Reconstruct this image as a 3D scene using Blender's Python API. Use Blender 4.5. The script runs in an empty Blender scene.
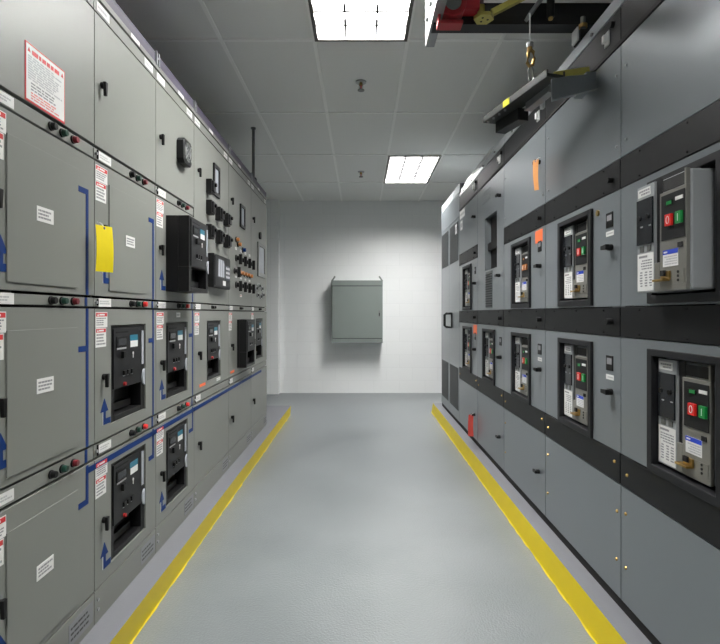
import bpy, bmesh, math, random
from mathutils import Vector
random.seed(7)
PI = math.pi
sc = bpy.context.scene
C = sc.collection

# ------------------------------------------------------------------ materials
def lin(c):
    return c / 12.92 if c <= 0.04045 else ((c + 0.055) / 1.055) ** 2.4
def rgb(r, g, b):
    return (lin(r / 255), lin(g / 255), lin(b / 255), 1)

MATS = {}
def mk(name, col, rough=.5, metal=0.0, spec=.5, var=0.0, vscale=8.0, bump=0.0, bscale=200.0, coat=0.0, rvar=0.0, emit=None):
    m = bpy.data.materials.new(name); m.use_nodes = True
    nt = m.node_tree; b = nt.nodes['Principled BSDF']
    b.inputs['Base Color'].default_value = col
    b.inputs['Roughness'].default_value = rough
    b.inputs['Metallic'].default_value = metal
    b.inputs['Specular IOR Level'].default_value = spec
    b.inputs['Coat Weight'].default_value = coat
    b.inputs['Coat Roughness'].default_value = .25
    if var or bump or rvar:
        tc = nt.nodes.new('ShaderNodeTexCoord')
    if var or rvar:
        n = nt.nodes.new('ShaderNodeTexNoise'); n.inputs['Scale'].default_value = vscale; n.inputs['Detail'].default_value = 5
        nt.links.new(tc.outputs['Object'], n.inputs['Vector'])
    if var:
        mx = nt.nodes.new('ShaderNodeMix'); mx.data_type = 'RGBA'
        mx.inputs[6].default_value = tuple(c * (1 - var) for c in col[:3]) + (1,)
        mx.inputs[7].default_value = tuple(min(1, c * (1 + var)) for c in col[:3]) + (1,)
        nt.links.new(n.outputs['Fac'], mx.inputs[0]); nt.links.new(mx.outputs[2], b.inputs['Base Color'])
    if rvar:
        mr = nt.nodes.new('ShaderNodeMapRange')
        mr.inputs['To Min'].default_value = rough - rvar; mr.inputs['To Max'].default_value = rough + rvar
        nt.links.new(n.outputs['Fac'], mr.inputs['Value']); nt.links.new(mr.outputs['Result'], b.inputs['Roughness'])
    if bump:
        n2 = nt.nodes.new('ShaderNodeTexNoise'); n2.inputs['Scale'].default_value = bscale; n2.inputs['Detail'].default_value = 3
        bp = nt.nodes.new('ShaderNodeBump'); bp.inputs['Strength'].default_value = bump; bp.inputs['Distance'].default_value = .002
        nt.links.new(tc.outputs['Object'], n2.inputs['Vector']); nt.links.new(n2.outputs['Fac'], bp.inputs['Height'])
        nt.links.new(bp.outputs['Normal'], b.inputs['Normal'])
    if emit:
        b.inputs['Emission Color'].default_value = emit[0]; b.inputs['Emission Strength'].default_value = emit[1]
    MATS[name] = m
    return m

mk('paint_left', rgb(121, 123, 118), .42, spec=.45, var=.015, vscale=3)
mk('paint_right', rgb(124, 130, 134), .30, metal=.35, spec=.7, var=.015, vscale=3, coat=.15)
mk('rail_pale', rgb(165, 170, 172), .35, spec=.5, var=.02)  # pale head-rail tone, also used where sheen is put into the colour
mk('gasket', rgb(14, 14, 15), .7)
mk('black_plastic', rgb(14, 14, 15), .45, spec=.3, var=.05, bump=.05, bscale=500)
mk('dark_plastic', rgb(21, 22, 24), .45, spec=.35, var=.05)
mk('cavity', rgb(14, 14, 15), .7)
mk('fascia', rgb(17, 18, 20), .45, spec=.3, var=.04, bump=.08, bscale=500)
mk('frame_black', rgb(24, 25, 28), .48, spec=.35, bump=.06, bscale=500)
mk('cover_violet', rgb(72, 68, 83), .5, var=.04)
mk('rail_metal', rgb(160, 164, 168), .34, metal=.55, var=.05)
mk('steel', rgb(170, 172, 174), .32, metal=.9)
mk('dull_steel', rgb(120, 122, 120), .45, metal=.7, var=.08)
mk('galvanized', rgb(150, 153, 155), .42, metal=.6, var=.1, vscale=30)
mk('brass', rgb(176, 146, 88), .35, metal=.9, var=.08)
mk('white_label', rgb(222, 222, 220), .5)
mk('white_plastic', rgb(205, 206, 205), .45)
mk('carriage_grey', rgb(46, 48, 47), .45, var=.08)
mk('plate_grey', rgb(128, 130, 133), .45)
mk('dull_red', rgb(165, 34, 34), .4)
mk('ink', rgb(140, 140, 143), .6)
mk('ink_pale', rgb(182, 182, 184), .6)
mk('red_ink', rgb(205, 45, 50), .5)
mk('red_pale', rgb(222, 130, 130), .5)
mk('blue_tape', rgb(0, 44, 104), .55, spec=.25, var=.06, vscale=40)
mk('blue_ink', rgb(34, 66, 190), .5)
mk('teal_ink', rgb(20, 105, 130), .4)
mk('yellow_tag', rgb(250, 226, 20), .5, var=.05, vscale=30)
mk('orange_tag', rgb(240, 165, 95), .55, var=.05, vscale=30)
mk('orange_sticker', rgb(245, 112, 62), .5)
mk('red_tag', rgb(182, 62, 54), .5)
mk('red_button', rgb(214, 40, 36), .35)
mk('green_button', rgb(24, 130, 62), .35)
mk('green_dark', rgb(20, 58, 46), .3)
mk('red_dark', rgb(104, 26, 34), .3)
mk('orange_knob', rgb(176, 112, 60), .4)
mk('bronze_plate', rgb(136, 135, 129), .38, metal=.45, var=.04)
mk('breaker_grey', rgb(152, 156, 158), .36, metal=.1, var=.03)
mk('smoked', rgb(36, 38, 42), .2, spec=.6)
mk('screen_grey', rgb(168, 172, 180), .25)
mk('screen_dark', rgb(30, 40, 62), .2)
mk('grille', rgb(92, 97, 99), .5, var=.05)
mk('yellow_paint', rgb(206, 184, 0), .45, var=.06, vscale=9, bump=.15, bscale=60)
mk('concrete_paint', rgb(112, 113, 118), .45, var=.05, vscale=6, bump=.15, bscale=80)
mk('tile_white', rgb(232, 233, 230), .9, var=.03, vscale=120, bump=.3, bscale=300)
mk('bar_white', rgb(245, 246, 243), .5)
mk('hoist_red', rgb(160, 24, 36), .45, var=.1)
mk('hoist_yellow', rgb(176, 168, 84), .42, metal=.2, var=.08)
mk('yellow_sticker', rgb(222, 214, 30), .5)
mk('trim_bronze', rgb(84, 80, 76), .45, metal=.4)
mk('louver', rgb(36, 36, 38), .4)
mk('reflector', rgb(215, 216, 218), .4)
mk('lamp_panel', (1, 1, 1, 1), .5, emit=((1.0, .985, .96, 1), 60.0))
mk('enclosure_grey', rgb(122, 130, 127), .38, spec=.5, var=.02)

# floor: grey epoxy with fine orange-peel texture
def floor_mat():
    m = bpy.data.materials.new('epoxy_floor'); m.use_nodes = True
    nt = m.node_tree; b = nt.nodes['Principled BSDF']
    tc = nt.nodes.new('ShaderNodeTexCoord')
    n1 = nt.nodes.new('ShaderNodeTexNoise'); n1.inputs['Scale'].default_value = 1.6; n1.inputs['Detail'].default_value = 6
    n2 = nt.nodes.new('ShaderNodeTexNoise'); n2.inputs['Scale'].default_value = 110; n2.inputs['Detail'].default_value = 4
    cr = nt.nodes.new('ShaderNodeValToRGB')
    cr.color_ramp.elements[0].position = .3; cr.color_ramp.elements[0].color = rgb(108, 113, 115)
    cr.color_ramp.elements[1].position = .75; cr.color_ramp.elements[1].color = rgb(124, 129, 131)
    mxr = nt.nodes.new('ShaderNodeMapRange'); mxr.inputs['To Min'].default_value = .26; mxr.inputs['To Max'].default_value = .42
    bp = nt.nodes.new('ShaderNodeBump'); bp.inputs['Strength'].default_value = .8; bp.inputs['Distance'].default_value = .003
    nt.links.new(tc.outputs['Object'], n1.inputs['Vector']); nt.links.new(tc.outputs['Object'], n2.inputs['Vector'])
    nt.links.new(n1.outputs['Fac'], cr.inputs['Fac']); nt.links.new(cr.outputs['Color'], b.inputs['Base Color'])
    nt.links.new(n1.outputs['Fac'], mxr.inputs['Value']); nt.links.new(mxr.outputs['Result'], b.inputs['Roughness'])
    nt.links.new(n2.outputs['Fac'], bp.inputs['Height']); nt.links.new(bp.outputs['Normal'], b.inputs['Normal'])
    MATS['floor'] = m
floor_mat()

# wall: painted concrete block with soft mortar joints
def wall_mat(name, axis):
    m = bpy.data.materials.new(name); m.use_nodes = True
    nt = m.node_tree; b = nt.nodes['Principled BSDF']
    b.inputs['Roughness'].default_value = .55
    tc = nt.nodes.new('ShaderNodeTexCoord'); sep = nt.nodes.new('ShaderNodeSeparateXYZ'); cmb = nt.nodes.new('ShaderNodeCombineXYZ')
    nt.links.new(tc.outputs['Object'], sep.inputs[0])
    nt.links.new(sep.outputs[axis], cmb.inputs[0]); nt.links.new(sep.outputs[2], cmb.inputs[1])
    br = nt.nodes.new('ShaderNodeTexBrick')
    br.inputs['Scale'].default_value = 1; br.inputs['Brick Width'].default_value = .406; br.inputs['Row Height'].default_value = .203
    br.inputs['Mortar Size'].default_value = .006; br.inputs['Mortar Smooth'].default_value = .8
    br.inputs['Color1'].default_value = rgb(236, 238, 238); br.inputs['Color2'].default_value = rgb(234, 236, 236)
    br.inputs['Mortar'].default_value = rgb(230, 232, 232)
    nt.links.new(cmb.outputs[0], br.inputs['Vector']); nt.links.new(br.outputs['Color'], b.inputs['Base Color'])
    inv = nt.nodes.new('ShaderNodeMath'); inv.operation = 'SUBTRACT'; inv.inputs[0].default_value = 1
    nt.links.new(br.outputs['Fac'], inv.inputs[1])
    bp = nt.nodes.new('ShaderNodeBump'); bp.inputs['Strength'].default_value = .22; bp.inputs['Distance'].default_value = .004
    nt.links.new(inv.outputs[0], bp.inputs['Height']); nt.links.new(bp.outputs['Normal'], b.inputs['Normal'])
    MATS[name] = m
wall_mat('block_wall', 0); wall_mat('block_wall_side', 1)

# ------------------------------------------------------------------ geometry helpers
XL, XR = -.9815, 1.005          # front planes of the two rows of gear
def FL(u, v, w): return (XL + w, u, v)       # u along the aisle, v up, w out into the aisle
def FR(u, v, w): return (XR - w, u, v)
def FW(x, y, z): return (x, y, z)

class MB:
    def __init__(s, fr=FW):
        s.fr = fr; s.v = []; s.f = []; s.m = []; s.names = []
    def mi(s, m):
        if m not in s.names: s.names.append(m)
        return s.names.index(m)
    def add(s, vs, fs, m):
        o = len(s.v); i = s.mi(m)
        s.v += [s.fr(*p) for p in vs]
        for f in fs: s.f.append([o + k for k in f]); s.m.append(i)
        return s
    def box(s, a0, a1, b0, b1, c0, c1, m):
        vs = [(a, b, c) for a in (a0, a1) for b in (b0, b1) for c in (c0, c1)]
        return s.add(vs, [(0, 1, 3, 2), (4, 6, 7, 5), (0, 4, 5, 1), (2, 3, 7, 6), (0, 2, 6, 4), (1, 5, 7, 3)], m)
    def prism(s, poly, c0, c1, m, ax=2):
        """polygon in the two axes other than ax, extruded along ax"""
        def p(q, c):
            r = list(q); r.insert(ax, c); return tuple(r)
        n = len(poly)
        vs = [p(q, c0) for q in poly] + [p(q, c1) for q in poly]
        fs = [tuple(range(n)), tuple(range(2 * n - 1, n - 1, -1))] + [(i, (i + 1) % n, n + (i + 1) % n, n + i) for i in range(n)]
        return s.add(vs, fs, m)
    def cyl(s, ax, c, r, l0, l1, m, n=16, r2=None):
        """c: the two coordinates other than ax"""
        r2 = r if r2 is None else r2
        def p(a, rr, l):
            q = [c[0] + rr * math.cos(a), c[1] + rr * math.sin(a)]; q.insert(ax, l); return tuple(q)
        A = [2 * PI * i / n for i in range(n)]
        vs = [p(a, r, l0) for a in A] + [p(a, r2, l1) for a in A]
        fs = [tuple(range(n)), tuple(range(2 * n - 1, n - 1, -1))] + [(i, (i + 1) % n, n + (i + 1) % n, n + i) for i in range(n)]
        return s.add(vs, fs, m)
    def ring(s, u0, u1, v0, v1, a0, a1, b0, b1, w0, w1, m):
        """rectangular plate u,v with a rectangular opening a,b"""
        vs = []
        for w in (w0, w1):
            vs += [(u0, v0, w), (u1, v0, w), (u1, v1, w), (u0, v1, w), (a0, b0, w), (a1, b0, w), (a1, b1, w), (a0, b1, w)]
        fs = []
        for i in range(4):
            j = (i + 1) % 4
            fs += [(i, j, 4 + j, 4 + i), (8 + i, 12 + i, 12 + j, 8 + j), (i, 8 + i, 8 + j, j), (4 + i, 4 + j, 12 + j, 12 + i)]
        return s.add(vs, fs, m)
    def tube(s, pts, r, m, n=10):
        pts = [Vector(p) for p in pts]; o = []; fs = []
        for k, p in enumerate(pts):
            t = (pts[min(k + 1, len(pts) - 1)] - pts[max(k - 1, 0)]).normalized()
            a = t.cross(Vector((0, 0, 1)))
            if a.length < .05: a = t.cross(Vector((1, 0, 0)))
            a.normalize(); b = t.cross(a)
            for i in range(n):
                q = 2 * PI * i / n; o.append(tuple(p + a * (r * math.cos(q)) + b * (r * math.sin(q))))
        for k in range(len(pts) - 1):
            for i in range(n):
                j = (i + 1) % n; fs.append((k * n + i, k * n + j, (k + 1) * n + j, (k + 1) * n + i))
        fs += [tuple(range(n)), tuple(range(len(pts) * n - 1, (len(pts) - 1) * n - 1, -1))]
        return s.add(o, fs, m)
    def bar(s, p, q, half, m, up=(0, 0, 1)):
        """rectangular bar from p to q, half = (half width across, half height)"""
        p, q = Vector(p), Vector(q); t = (q - p).normalized()
        a = t.cross(Vector(up)).normalized(); b = a.cross(t).normalized()
        vs = []
        for e in (p, q):
            for i, j in ((-1, -1), (1, -1), (1, 1), (-1, 1)): vs.append(tuple(e + a * half[0] * i + b * half[1] * j))
        return s.add(vs, [(0, 1, 2, 3), (7, 6, 5, 4), (0, 4, 5, 1), (1, 5, 6, 2), (2, 6, 7, 3), (3, 7, 4, 0)], m)
    def build(s, name, parent=None, bevel=0.0, seg=2, label=None):
        org = Vector(parent['_o']) if parent is not None else Vector((0, 0, 0))
        me = bpy.data.meshes.new(name)
        me.from_pydata([tuple(Vector(p) - org) for p in s.v], [], s.f)
        for n in s.names: me.materials.append(MATS[n])
        for p, i in zip(me.polygons, s.m): p.material_index = i
        bm = bmesh.new(); bm.from_mesh(me); bmesh.ops.recalc_face_normals(bm, faces=bm.faces); bm.to_mesh(me); bm.free()
        me.shade_smooth(); me.set_sharp_from_angle(angle=math.radians(32))
        o = bpy.data.objects.new(name, me); C.objects.link(o)
        if parent is not None:
            o.parent = parent; o['_o'] = tuple(org)
        if bevel:
            b = o.modifiers.new('edge', 'BEVEL'); b.width = bevel; b.segments = seg; b.limit_method = 'ANGLE'; b.angle_limit = math.radians(40); b.harden_normals = True
        if label: o['label'] = label
        return o

def thing(name, loc, label, cat, group=None):
    o = bpy.data.objects.new(name, None); C.objects.link(o)
    o.location = loc; o.empty_display_size = .05; o['_o'] = tuple(loc)
    o['label'] = label; o['category'] = cat
    if group: o['group'] = group
    return o
def solo(mb, name, loc, label, cat, group=None, bevel=0.0):
    """a thing that is one mesh, its origin at loc"""
    mb.v = [tuple(Vector(p) - Vector(loc)) for p in mb.v]
    o = mb.build(name, None, bevel); o.location = loc
    o['label'] = label; o['category'] = cat
    if group: o['group'] = group
    return o
def structure(mb, name, bevel=0.0, label=None):
    o = mb.build(name, None, bevel); o['kind'] = 'structure'
    if label: o['label'] = label
    return o

# pixel-to-plane conversions used while measuring: distances along a row and heights on its front plane
F, VX, VY, H = 514.0, 361.0, 313.5, 1.265
def ul(x): return F * -XL / (VX - x)
def zl(x, y): return H + (VY - y) * -XL / (VX - x)
def ur(x): return F * XR / (x - VX)
def zr(x, y): return H + (VY - y) * XR / (x - VX)

# ------------------------------------------------------------------ room
ZC, YB = 3.05, 8.17
WX0, WX1, WY0 = -4.4, 4.4, -3.6
structure(MB().box(WX0 - .1, WX1 + .1, WY0 - .1, YB + .1, -.1, 0, 'floor'), 'floor')
wb = MB().box(WX0 - .1, WX1 + .1, YB, YB + .12, 0, ZC + .3, 'block_wall')
wb.box(-2.2, -1.29, YB - .13, YB + .02, 0, ZC, 'block_wall')
structure(wb, 'wall_back')
structure(MB().box(WX0 - .12, WX0, WY0, YB, 0, ZC + .3, 'block_wall_side'), 'wall_left')
structure(MB().box(WX1, WX1 + .12, WY0, YB, 0, ZC + .3, 'block_wall_side'), 'wall_right')
structure(MB().box(WX0, WX1, WY0 - .12, WY0, 0, ZC + .3, 'block_wall'), 'wall_front')

# suspended ceiling: lay-in tiles, grid bars and openings for the troffers
COLX = [-.305 + .61 * k for k in range(-7, 9)]
ROWY = [2.14 + 1.22 * k for k in range(-5, 6)]
troffers = [(-.305, 2.14), (.305, 5.80), (-.305, -1.52)]
ce = MB()
xs = sorted([WX0] + [x for x in COLX if WX0 < x < WX1] + [WX1]); ys = sorted([WY0] + [y for y in ROWY if WY0 < y < YB] + [YB])
for i in range(len(xs) - 1):
    for j in range(len(ys) - 1):
        if any(abs(xs[i] - tx) < .01 and abs(ys[j] - ty) < .01 for tx, ty in troffers): continue
        ce.box(xs[i] + .004, xs[i + 1] - .004, ys[j] + .004, ys[j + 1] - .004, ZC + .006, ZC + .026, 'tile_white')
ce.box(WX0, WX1, WY0, YB, ZC + .3, ZC + .32, 'tile_white')
structure(ce, 'ceiling')
gb = MB()
def in_tro(x, y, e=.0):
    return any(tx - e < x < tx + .61 + e and ty - e < y < ty + 1.22 + e for tx, ty in troffers)
for x in xs[1:-1]: gb.box(x - .012, x + .012, WY0, YB, ZC - .002, ZC + .006, 'bar_white')
for y in ys[1:-1]:
    for i in range(len(xs) - 1): gb.box(xs[i] + .012, xs[i + 1] - .012, y - .012, y + .012, ZC - .002, ZC + .006, 'bar_white')
structure(gb, 'trim_1')

tro_labels = ['bright recessed louvered ceiling light above the near aisle beside the hoist beam',
              'small-looking recessed louvered ceiling light close to the white back wall',
              'recessed louvered ceiling light over the aisle behind the viewer']
for (tx, ty), lab in zip(troffers, tro_labels):
    t = thing('ceiling_light', (tx + .305, ty + .61, ZC), lab, 'ceiling light', 'recessed ceiling lights')
    a0, a1, b0, b1 = tx + .014, tx + .596, ty + .014, ty + 1.206
    h = MB()
    h.box(a0, a0 + .004, b0, b1, ZC, ZC + .14, 'reflector').box(a1 - .004, a1, b0, b1, ZC, ZC + .14, 'reflector')
    h.box(a0, a1, b0, b0 + .004, ZC, ZC + .14, 'reflector').box(a0, a1, b1 - .004, b1, ZC, ZC + .14, 'reflector')
    h.box(a0, a1, b0, b1, ZC + .14, ZC + .145, 'reflector')
    h.build('housing', t)
    MB().ring(tx + .004, tx + .606, ty + .004, ty + 1.216, a0 + .012, a1 - .012, b0 + .012, b1 - .012, ZC - .01, ZC + .004, 'trim_bronze').build('trim_frame', t)
    MB().box(a0 + .012, a1 - .012, b0 + .012, b1 - .012, ZC + .105, ZC + .112, 'lamp_panel').build('lamp', t)
    lv = MB()
    for k in (1, 2):
        x = a0 + (a1 - a0) * k / 3; lv.prism([(x - .006, ZC + .002), (x + .006, ZC + .002), (x + .006, ZC + .042), (x - .006, ZC + .042)], b0 + .005, b1 - .005, 'louver', ax=1)
    for k in range(1, 8):
        y = b0 + (b1 - b0) * k / 8; lv.prism([(y - .009, ZC + .002), (y + .009, ZC + .002), (y + .006, ZC + .042), (y - .006, ZC + .042)], a0 + .005, a1 - .005, 'louver', ax=0)
    lv.build('louver', t)

# sprinklers
for k, (y, lab) in enumerate(((3.96, 'pendent sprinkler head in the ceiling tile past the bright troffer'), (6.47, 'pendent sprinkler head in the ceiling near the back wall'))):
    t = thing('sprinkler_head', (0, y, ZC), lab, 'sprinkler', 'ceiling sprinklers')
    MB().cyl(2, (0, y), .04, ZC - .008, ZC, 'steel', 20, .042).build('escutcheon', t)
    MB().cyl(2, (0, y), .012, ZC - .03, ZC - .008, 'brass').box(-.016, -.012, y - .004, y + .004, ZC - .062, ZC - .02, 'dull_steel').box(.012, .016, y - .004, y + .004, ZC - .062, ZC - .02, 'dull_steel').build('frame_arms', t)
    MB().cyl(2, (0, y), .026, ZC - .068, ZC - .063, 'dull_steel', 16).cyl(2, (0, y), .006, ZC - .063, ZC - .03, 'red_button', 8).build('deflector', t)

# concrete housekeeping pads with yellow painted fronts
PAD = .115
def pad(name, sgn, xf, xt, xb, y0, y1):
    m = MB()
    prof = [(sgn * xt, PAD), (sgn * xb, PAD), (sgn * xb, 0), (sgn * xf, 0)]
    n = 4
    vs = [(x, y0, z) for x, z in prof] + [(x, y1, z) for x, z in prof]
    m.add(vs, [(0, 1, 5, 4), (1, 2, 6, 5), (2, 3, 7, 6), (4, 5, 6, 7), (3, 2, 1, 0)], 'concrete_paint')
    m.add([vs[3], vs[0], vs[4], vs[7]], [(0, 1, 2, 3)], 'yellow_paint')
    # yellow end return and the lick of paint on the floor
    m.add([(sgn * (xf + .0), y1 + .002, 0), (sgn * (xf + .10), y1 + .002, 0), (sgn * (xt + .08), y1 + .002, PAD), (sgn * xt, y1 + .002, PAD)], [(0, 1, 2, 3)], 'yellow_paint')
    n = 150; lick = [random.uniform(.003, .010) for k in range(n + 1)]
    for k in range(n):
        ya, yb = y0 + (y1 - y0) * k / n, y0 + (y1 - y0) * (k + 1) / n
        m.add([(sgn * xf, ya, .0012), (sgn * (xf - lick[k]), ya, .0012), (sgn * (xf - lick[k + 1]), yb, .0012), (sgn * xf, yb, .0012)], [(0, 1, 2, 3)], 'yellow_paint')
    structure(m, name)
pad('trim_2', -1, .885, .876, 2.55, -1.2, 6.42)
pad('trim_3', 1, .906, .926, 2.55, -1.2, 6.60)

# ------------------------------------------------------------------ small reusable sub-parts
def greek(m, u0, u1, v0, v1, n, w, mat, gap=.45, ragged=True, blocks=False):
    """n rows of small printed text"""
    p = (v1 - v0) / n
    for k in range(n):
        vb = v1 - (k + 1) * p + p * gap / 2
        e = u1 - (random.random() * .3 * (u1 - u0) if ragged else 0)
        u = u0
        while u < e - .002:
            L = random.uniform(.06, .22) * (u1 - u0); m.box(u, min(u + L, e), vb, vb + p * (1 - gap), w, w + .0003, mat); u += L + .03 * (u1 - u0)

def warning_label(fr, u, top, par, w=0.0):
    """two stacked white stickers with red headings; u is the end of the door nearer the camera"""
    for (d0, d1, wd) in ((0, .058, .088), (.060, .132, .078)):
        m = MB(fr); m.box(u, u + wd, top - d1, top - d0, w, w + .0012, 'white_label')
        m.box(u + .003, u + wd - .003, top - d0 - .017, top - d0 - .003, w + .0012, w + .0016, 'red_ink')
        m.box(u + wd * .3, u + wd * .75, top - d0 - .013, top - d0 - .007, w + .0016, w + .0019, 'white_label')
        m.prism([(u + wd * .12, top - d0 - .015), (u + wd * .26, top - d0 - .015), (u + wd * .19, top - d0 - .005)], w + .0016, w + .0019, 'white_label')
        greek(m, u + .006, u + wd - .006, top - d1 + .006, top - d0 - .02, 4, w + .0012, 'ink')
        m.build('warning_label', par)

def arrow_sticker(fr, u, v, par, label=None):
    m = MB(fr)
    m.prism([(u - .030, v + .045), (u + .030, v + .045), (u, v + .095)], 0, .0012, 'blue_tape')
    m.box(u - .010, u + .010, v - .005, v + .045, 0, .0012, 'blue_tape')
    m.box(u + .010, u + .048, v - .005, v + .017, 0, .0012, 'blue_tape')
    m.box(u - .013, u - .010, v - .005, v + .045, 0, .001, 'white_label')
    m.build('arrow_sticker', par)

def paddle_handle(fr, u, v, par):
    m = MB(fr)
    u -= .008
    m.cyl(2, (u, v + .012), .012, 0, .012, 'black_plastic', 16)
    m.prism([(u - .009, v + .024), (u + .009, v + .024), (u + .005, v - .028), (u - .005, v - .028)], .010, .022, 'black_plastic')
    m.build('handle', par, .002)

def notice(fr, u0, u1, v0, v1, par, n=3, mat='ink', w=0.0, name='notice_sticker'):
    m = MB(fr).box(u0, u1, v0, v1, w, w + .0012, 'white_label')
    d = (u1 - u0) * .08
    greek(m, u0 + d, u1 - d, v0 + d, v1 - d, n, w + .0012, mat)
    m.build(name, par)

def button(fr, u, v, mat, par, w=-.004, r=.0125):
    m = MB(fr).cyl(2, (u, v), r * 1.15, w, w + .006, 'black_plastic', 18).cyl(2, (u, v), r, w + .006, w + .02, mat, 18, r * .85)
    m.build('pushbutton', par, .0015)

# ------------------------------------------------------------------ left row of switchgear
BL = [1.326, 1.893, 2.459, 3.022, 3.81, 4.59, 5.35]
ZLB = dict(base=(.115, .236), C=(.241, .7215), s4=(.7300, .7785), B=(.7865, 1.2825), s3=(1.2910, 1.3225), A=(1.3310, 1.830), s2=(1.8390, 1.8795), top=(1.888, 2.380), rail=(2.389, 2.436), lip=(2.445, 2.468))
G = .002
LL = ['grey switchgear cabinet with a large red-bordered notice on its top door',
      'grey switchgear cabinet with the yellow tag hanging on its plain middle door',
      'grey switchgear cabinet with a square fan grille high on its top door',
      'grey switchgear cabinet with two rows of black test switches above a black relay',
      'grey switchgear cabinet with rows of black knobs and orange lamps',
      'grey switchgear cabinet with a pale display, last one before the white back wall']
left = []
for i in range(6):
    n0, n1 = BL[i], BL[i + 1]; a, b = n0 + G, n1 - G
    t = thing('switchgear_cabinet', (XL - .6, (n0 + n1) / 2, PAD), LL[i], 'electrical cabinet', 'switchgear cabinets of the olive-grey row')
    left.append(t)
    # steel carcass with open breaker compartments
    m = MB(FL).box(n0 + .001, n1 - .001, PAD, 2.44, -1.25, -.30, 'paint_left')
    for u in (n0 + .001, n1 - .009): m.box(u, u + .008, PAD, 2.44, -.30, -.022, 'gasket' if u > n0 + .1 or i else 'paint_left')
    for z in (PAD, .70, 1.275, 1.80, 2.40): m.box(n0 + .009, n1 - .009, z, z + .04, -.30, -.022, 'gasket')
    m.build('body', t)
    bp = MB(FL).box(a, b, *ZLB['base'], -.02, 0, 'paint_left').build('base_panel', t, .0015)
    m = MB(FL).box(b - .165, b - .012, .140, .215, 0, .0015, 'plate_grey')
    greek(m, b - .155, b - .022, .150, .205, 3, .0015, 'carriage_grey', .6); m.build('nameplate', bp)
    MB(FL).cyl(2, (a + .018, .165), .006, 0, .006, 'steel', 10).cyl(2, (a + .018, .20), .006, 0, .006, 'steel', 10).build('bolt', bp)
    rl = MB(FL).box(a, b, *ZLB['rail'], -.02, -.003, 'paint_left').build('top_rail', t, .0015)
    for (p, q) in ((.02, .115), (b - a - .12, b - a - .03)):
        notice(FL, a + p, a + q, 2.397, 2.431, rl, 1, 'ink_pale', -.003, 'nameplate')
    lp = MB(FL).box(n0, n1, *ZLB['lip'], -.2, -.001, 'paint_left').build('top_lip', t, .0015)
    m = MB(FL).box(a + .30, a + .385, 2.447, 2.466, -.001, .0005, 'white_label').build('nameplate', lp)
    MB(FL).box(n0, n1, 2.468, 2.52, -.75, -.004, 'cover_violet').build('top_cover', t, .003)
    MB(FL).box(a + .001, a + .012, 2.46, 2.525, -.004, .004, 'galvanized').box(a + .03, a + .041, 2.46, 2.525, -.004, .004, 'galvanized').box(a + .001, a + .041, 2.49, 2.502, -.004, .002, 'galvanized').build('cover_clip', t)
    # wireway strips
    for key in (('s2', 's3', 's4') if i < 3 else ('s3', 's4')):
        z0, z1 = ZLB[key]
        st = MB(FL).box(a, b, z0, z1, -.02, -.004, 'paint_left').build('wireway_strip', t, .0015)
        zc = (z0 + z1) / 2
        notice(FL, a + .035, a + .13, zc - .016, zc + .016, st, 2, 'ink_pale', -.004, 'nameplate')
        MB(FL).cyl(2, (a + .012, zc), .006, -.004, .004, 'steel', 10).box(a + .022, a + .027, z0 + .004, z1 - .004, -.004, .001, 'gasket').build('hinge', st)
        if i < 3:
            for du, mat in ((.305, 'black_plastic'), (.365, 'green_dark'), (.43, 'red_dark' if (i == 0 or key == 's2') else 'red_button')): button(FL, n0 + du, zc, mat, st)
        elif key == 's3':
            for du in (.37, .41): button(FL, n0 + du, zc, 'black_plastic', st, r=.010)
    # doors
    def plain_door(z0, z1, name='door'): return MB(FL).box(a, b, z0, z1, -.02, 0, 'paint_left').build(name, t, .0015)
    def open_door(z0, z1, o): return MB(FL).ring(a, b, z0, z1, *o, -.02, 0, 'paint_left').build('door', t)
    BO = (.046, .432)
    spec = {0: {}, 1: {'B': .125, 'C': .125}, 2: {'A': .128, 'B': .128, 'C': .128}, 3: {'B': .25}, 4: {'B': .26}, 5: {'B': .21}}[i]
    doors = {}
    for key in ('A', 'B', 'C'):
        if i > 2 and key == 'A': continue
        z0, z1 = ZLB[key]
        if key in spec:
            u = n0 + spec[key]; d = open_door(z0, z1, (u, u + .325, z0 + BO[0], z0 + BO[1]))
        else:
            d = plain_door(z0, z1)
            if i < 2:      # raised blank cover plate
                MB(FL).box(n0 + (.095 if i == 0 else .105), n0 + .452, z0 + .022, z1 - .065, 0, .004, 'paint_left').build('cover_plate', d, .001)
                c = n0 + (.265 if i == 0 else .285); zz = z0 + .26
                notice(FL, c - .042, c + .042, zz - .045 + (.02 if key == 'B' else 0), zz + (.02 if key == 'B' else 0), d, 3, 'ink', .004)
        doors[key] = d
        if key != 'C' or i < 3: warning_label(FL, n0 + .006, z1 - .012, d)
        zh = {'A': 1.575, 'B': 1.012, 'C': .468}[key]
        paddle_handle(FL, n0 + (.055 if key == 'A' else .07) + (.02 if i > 2 else 0), zh, d)
        if i < 3: arrow_sticker(FL, n0 + .072, {'A': 1.385, 'B': .845, 'C': .295}[key], d)
    if i < 3:
        td = plain_door(*ZLB['top'], 'upper_door')
        if i: paddle_handle(FL, n0 + .058, 2.115, td)
    else:
        td = plain_door(ZLB['A'][0], ZLB['top'][1], 'upper_door'); paddle_handle(FL, n0 + .08, 2.115, td)
    # blue tape mimic lines
    tp = MB(FL); w1 = .0014
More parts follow.
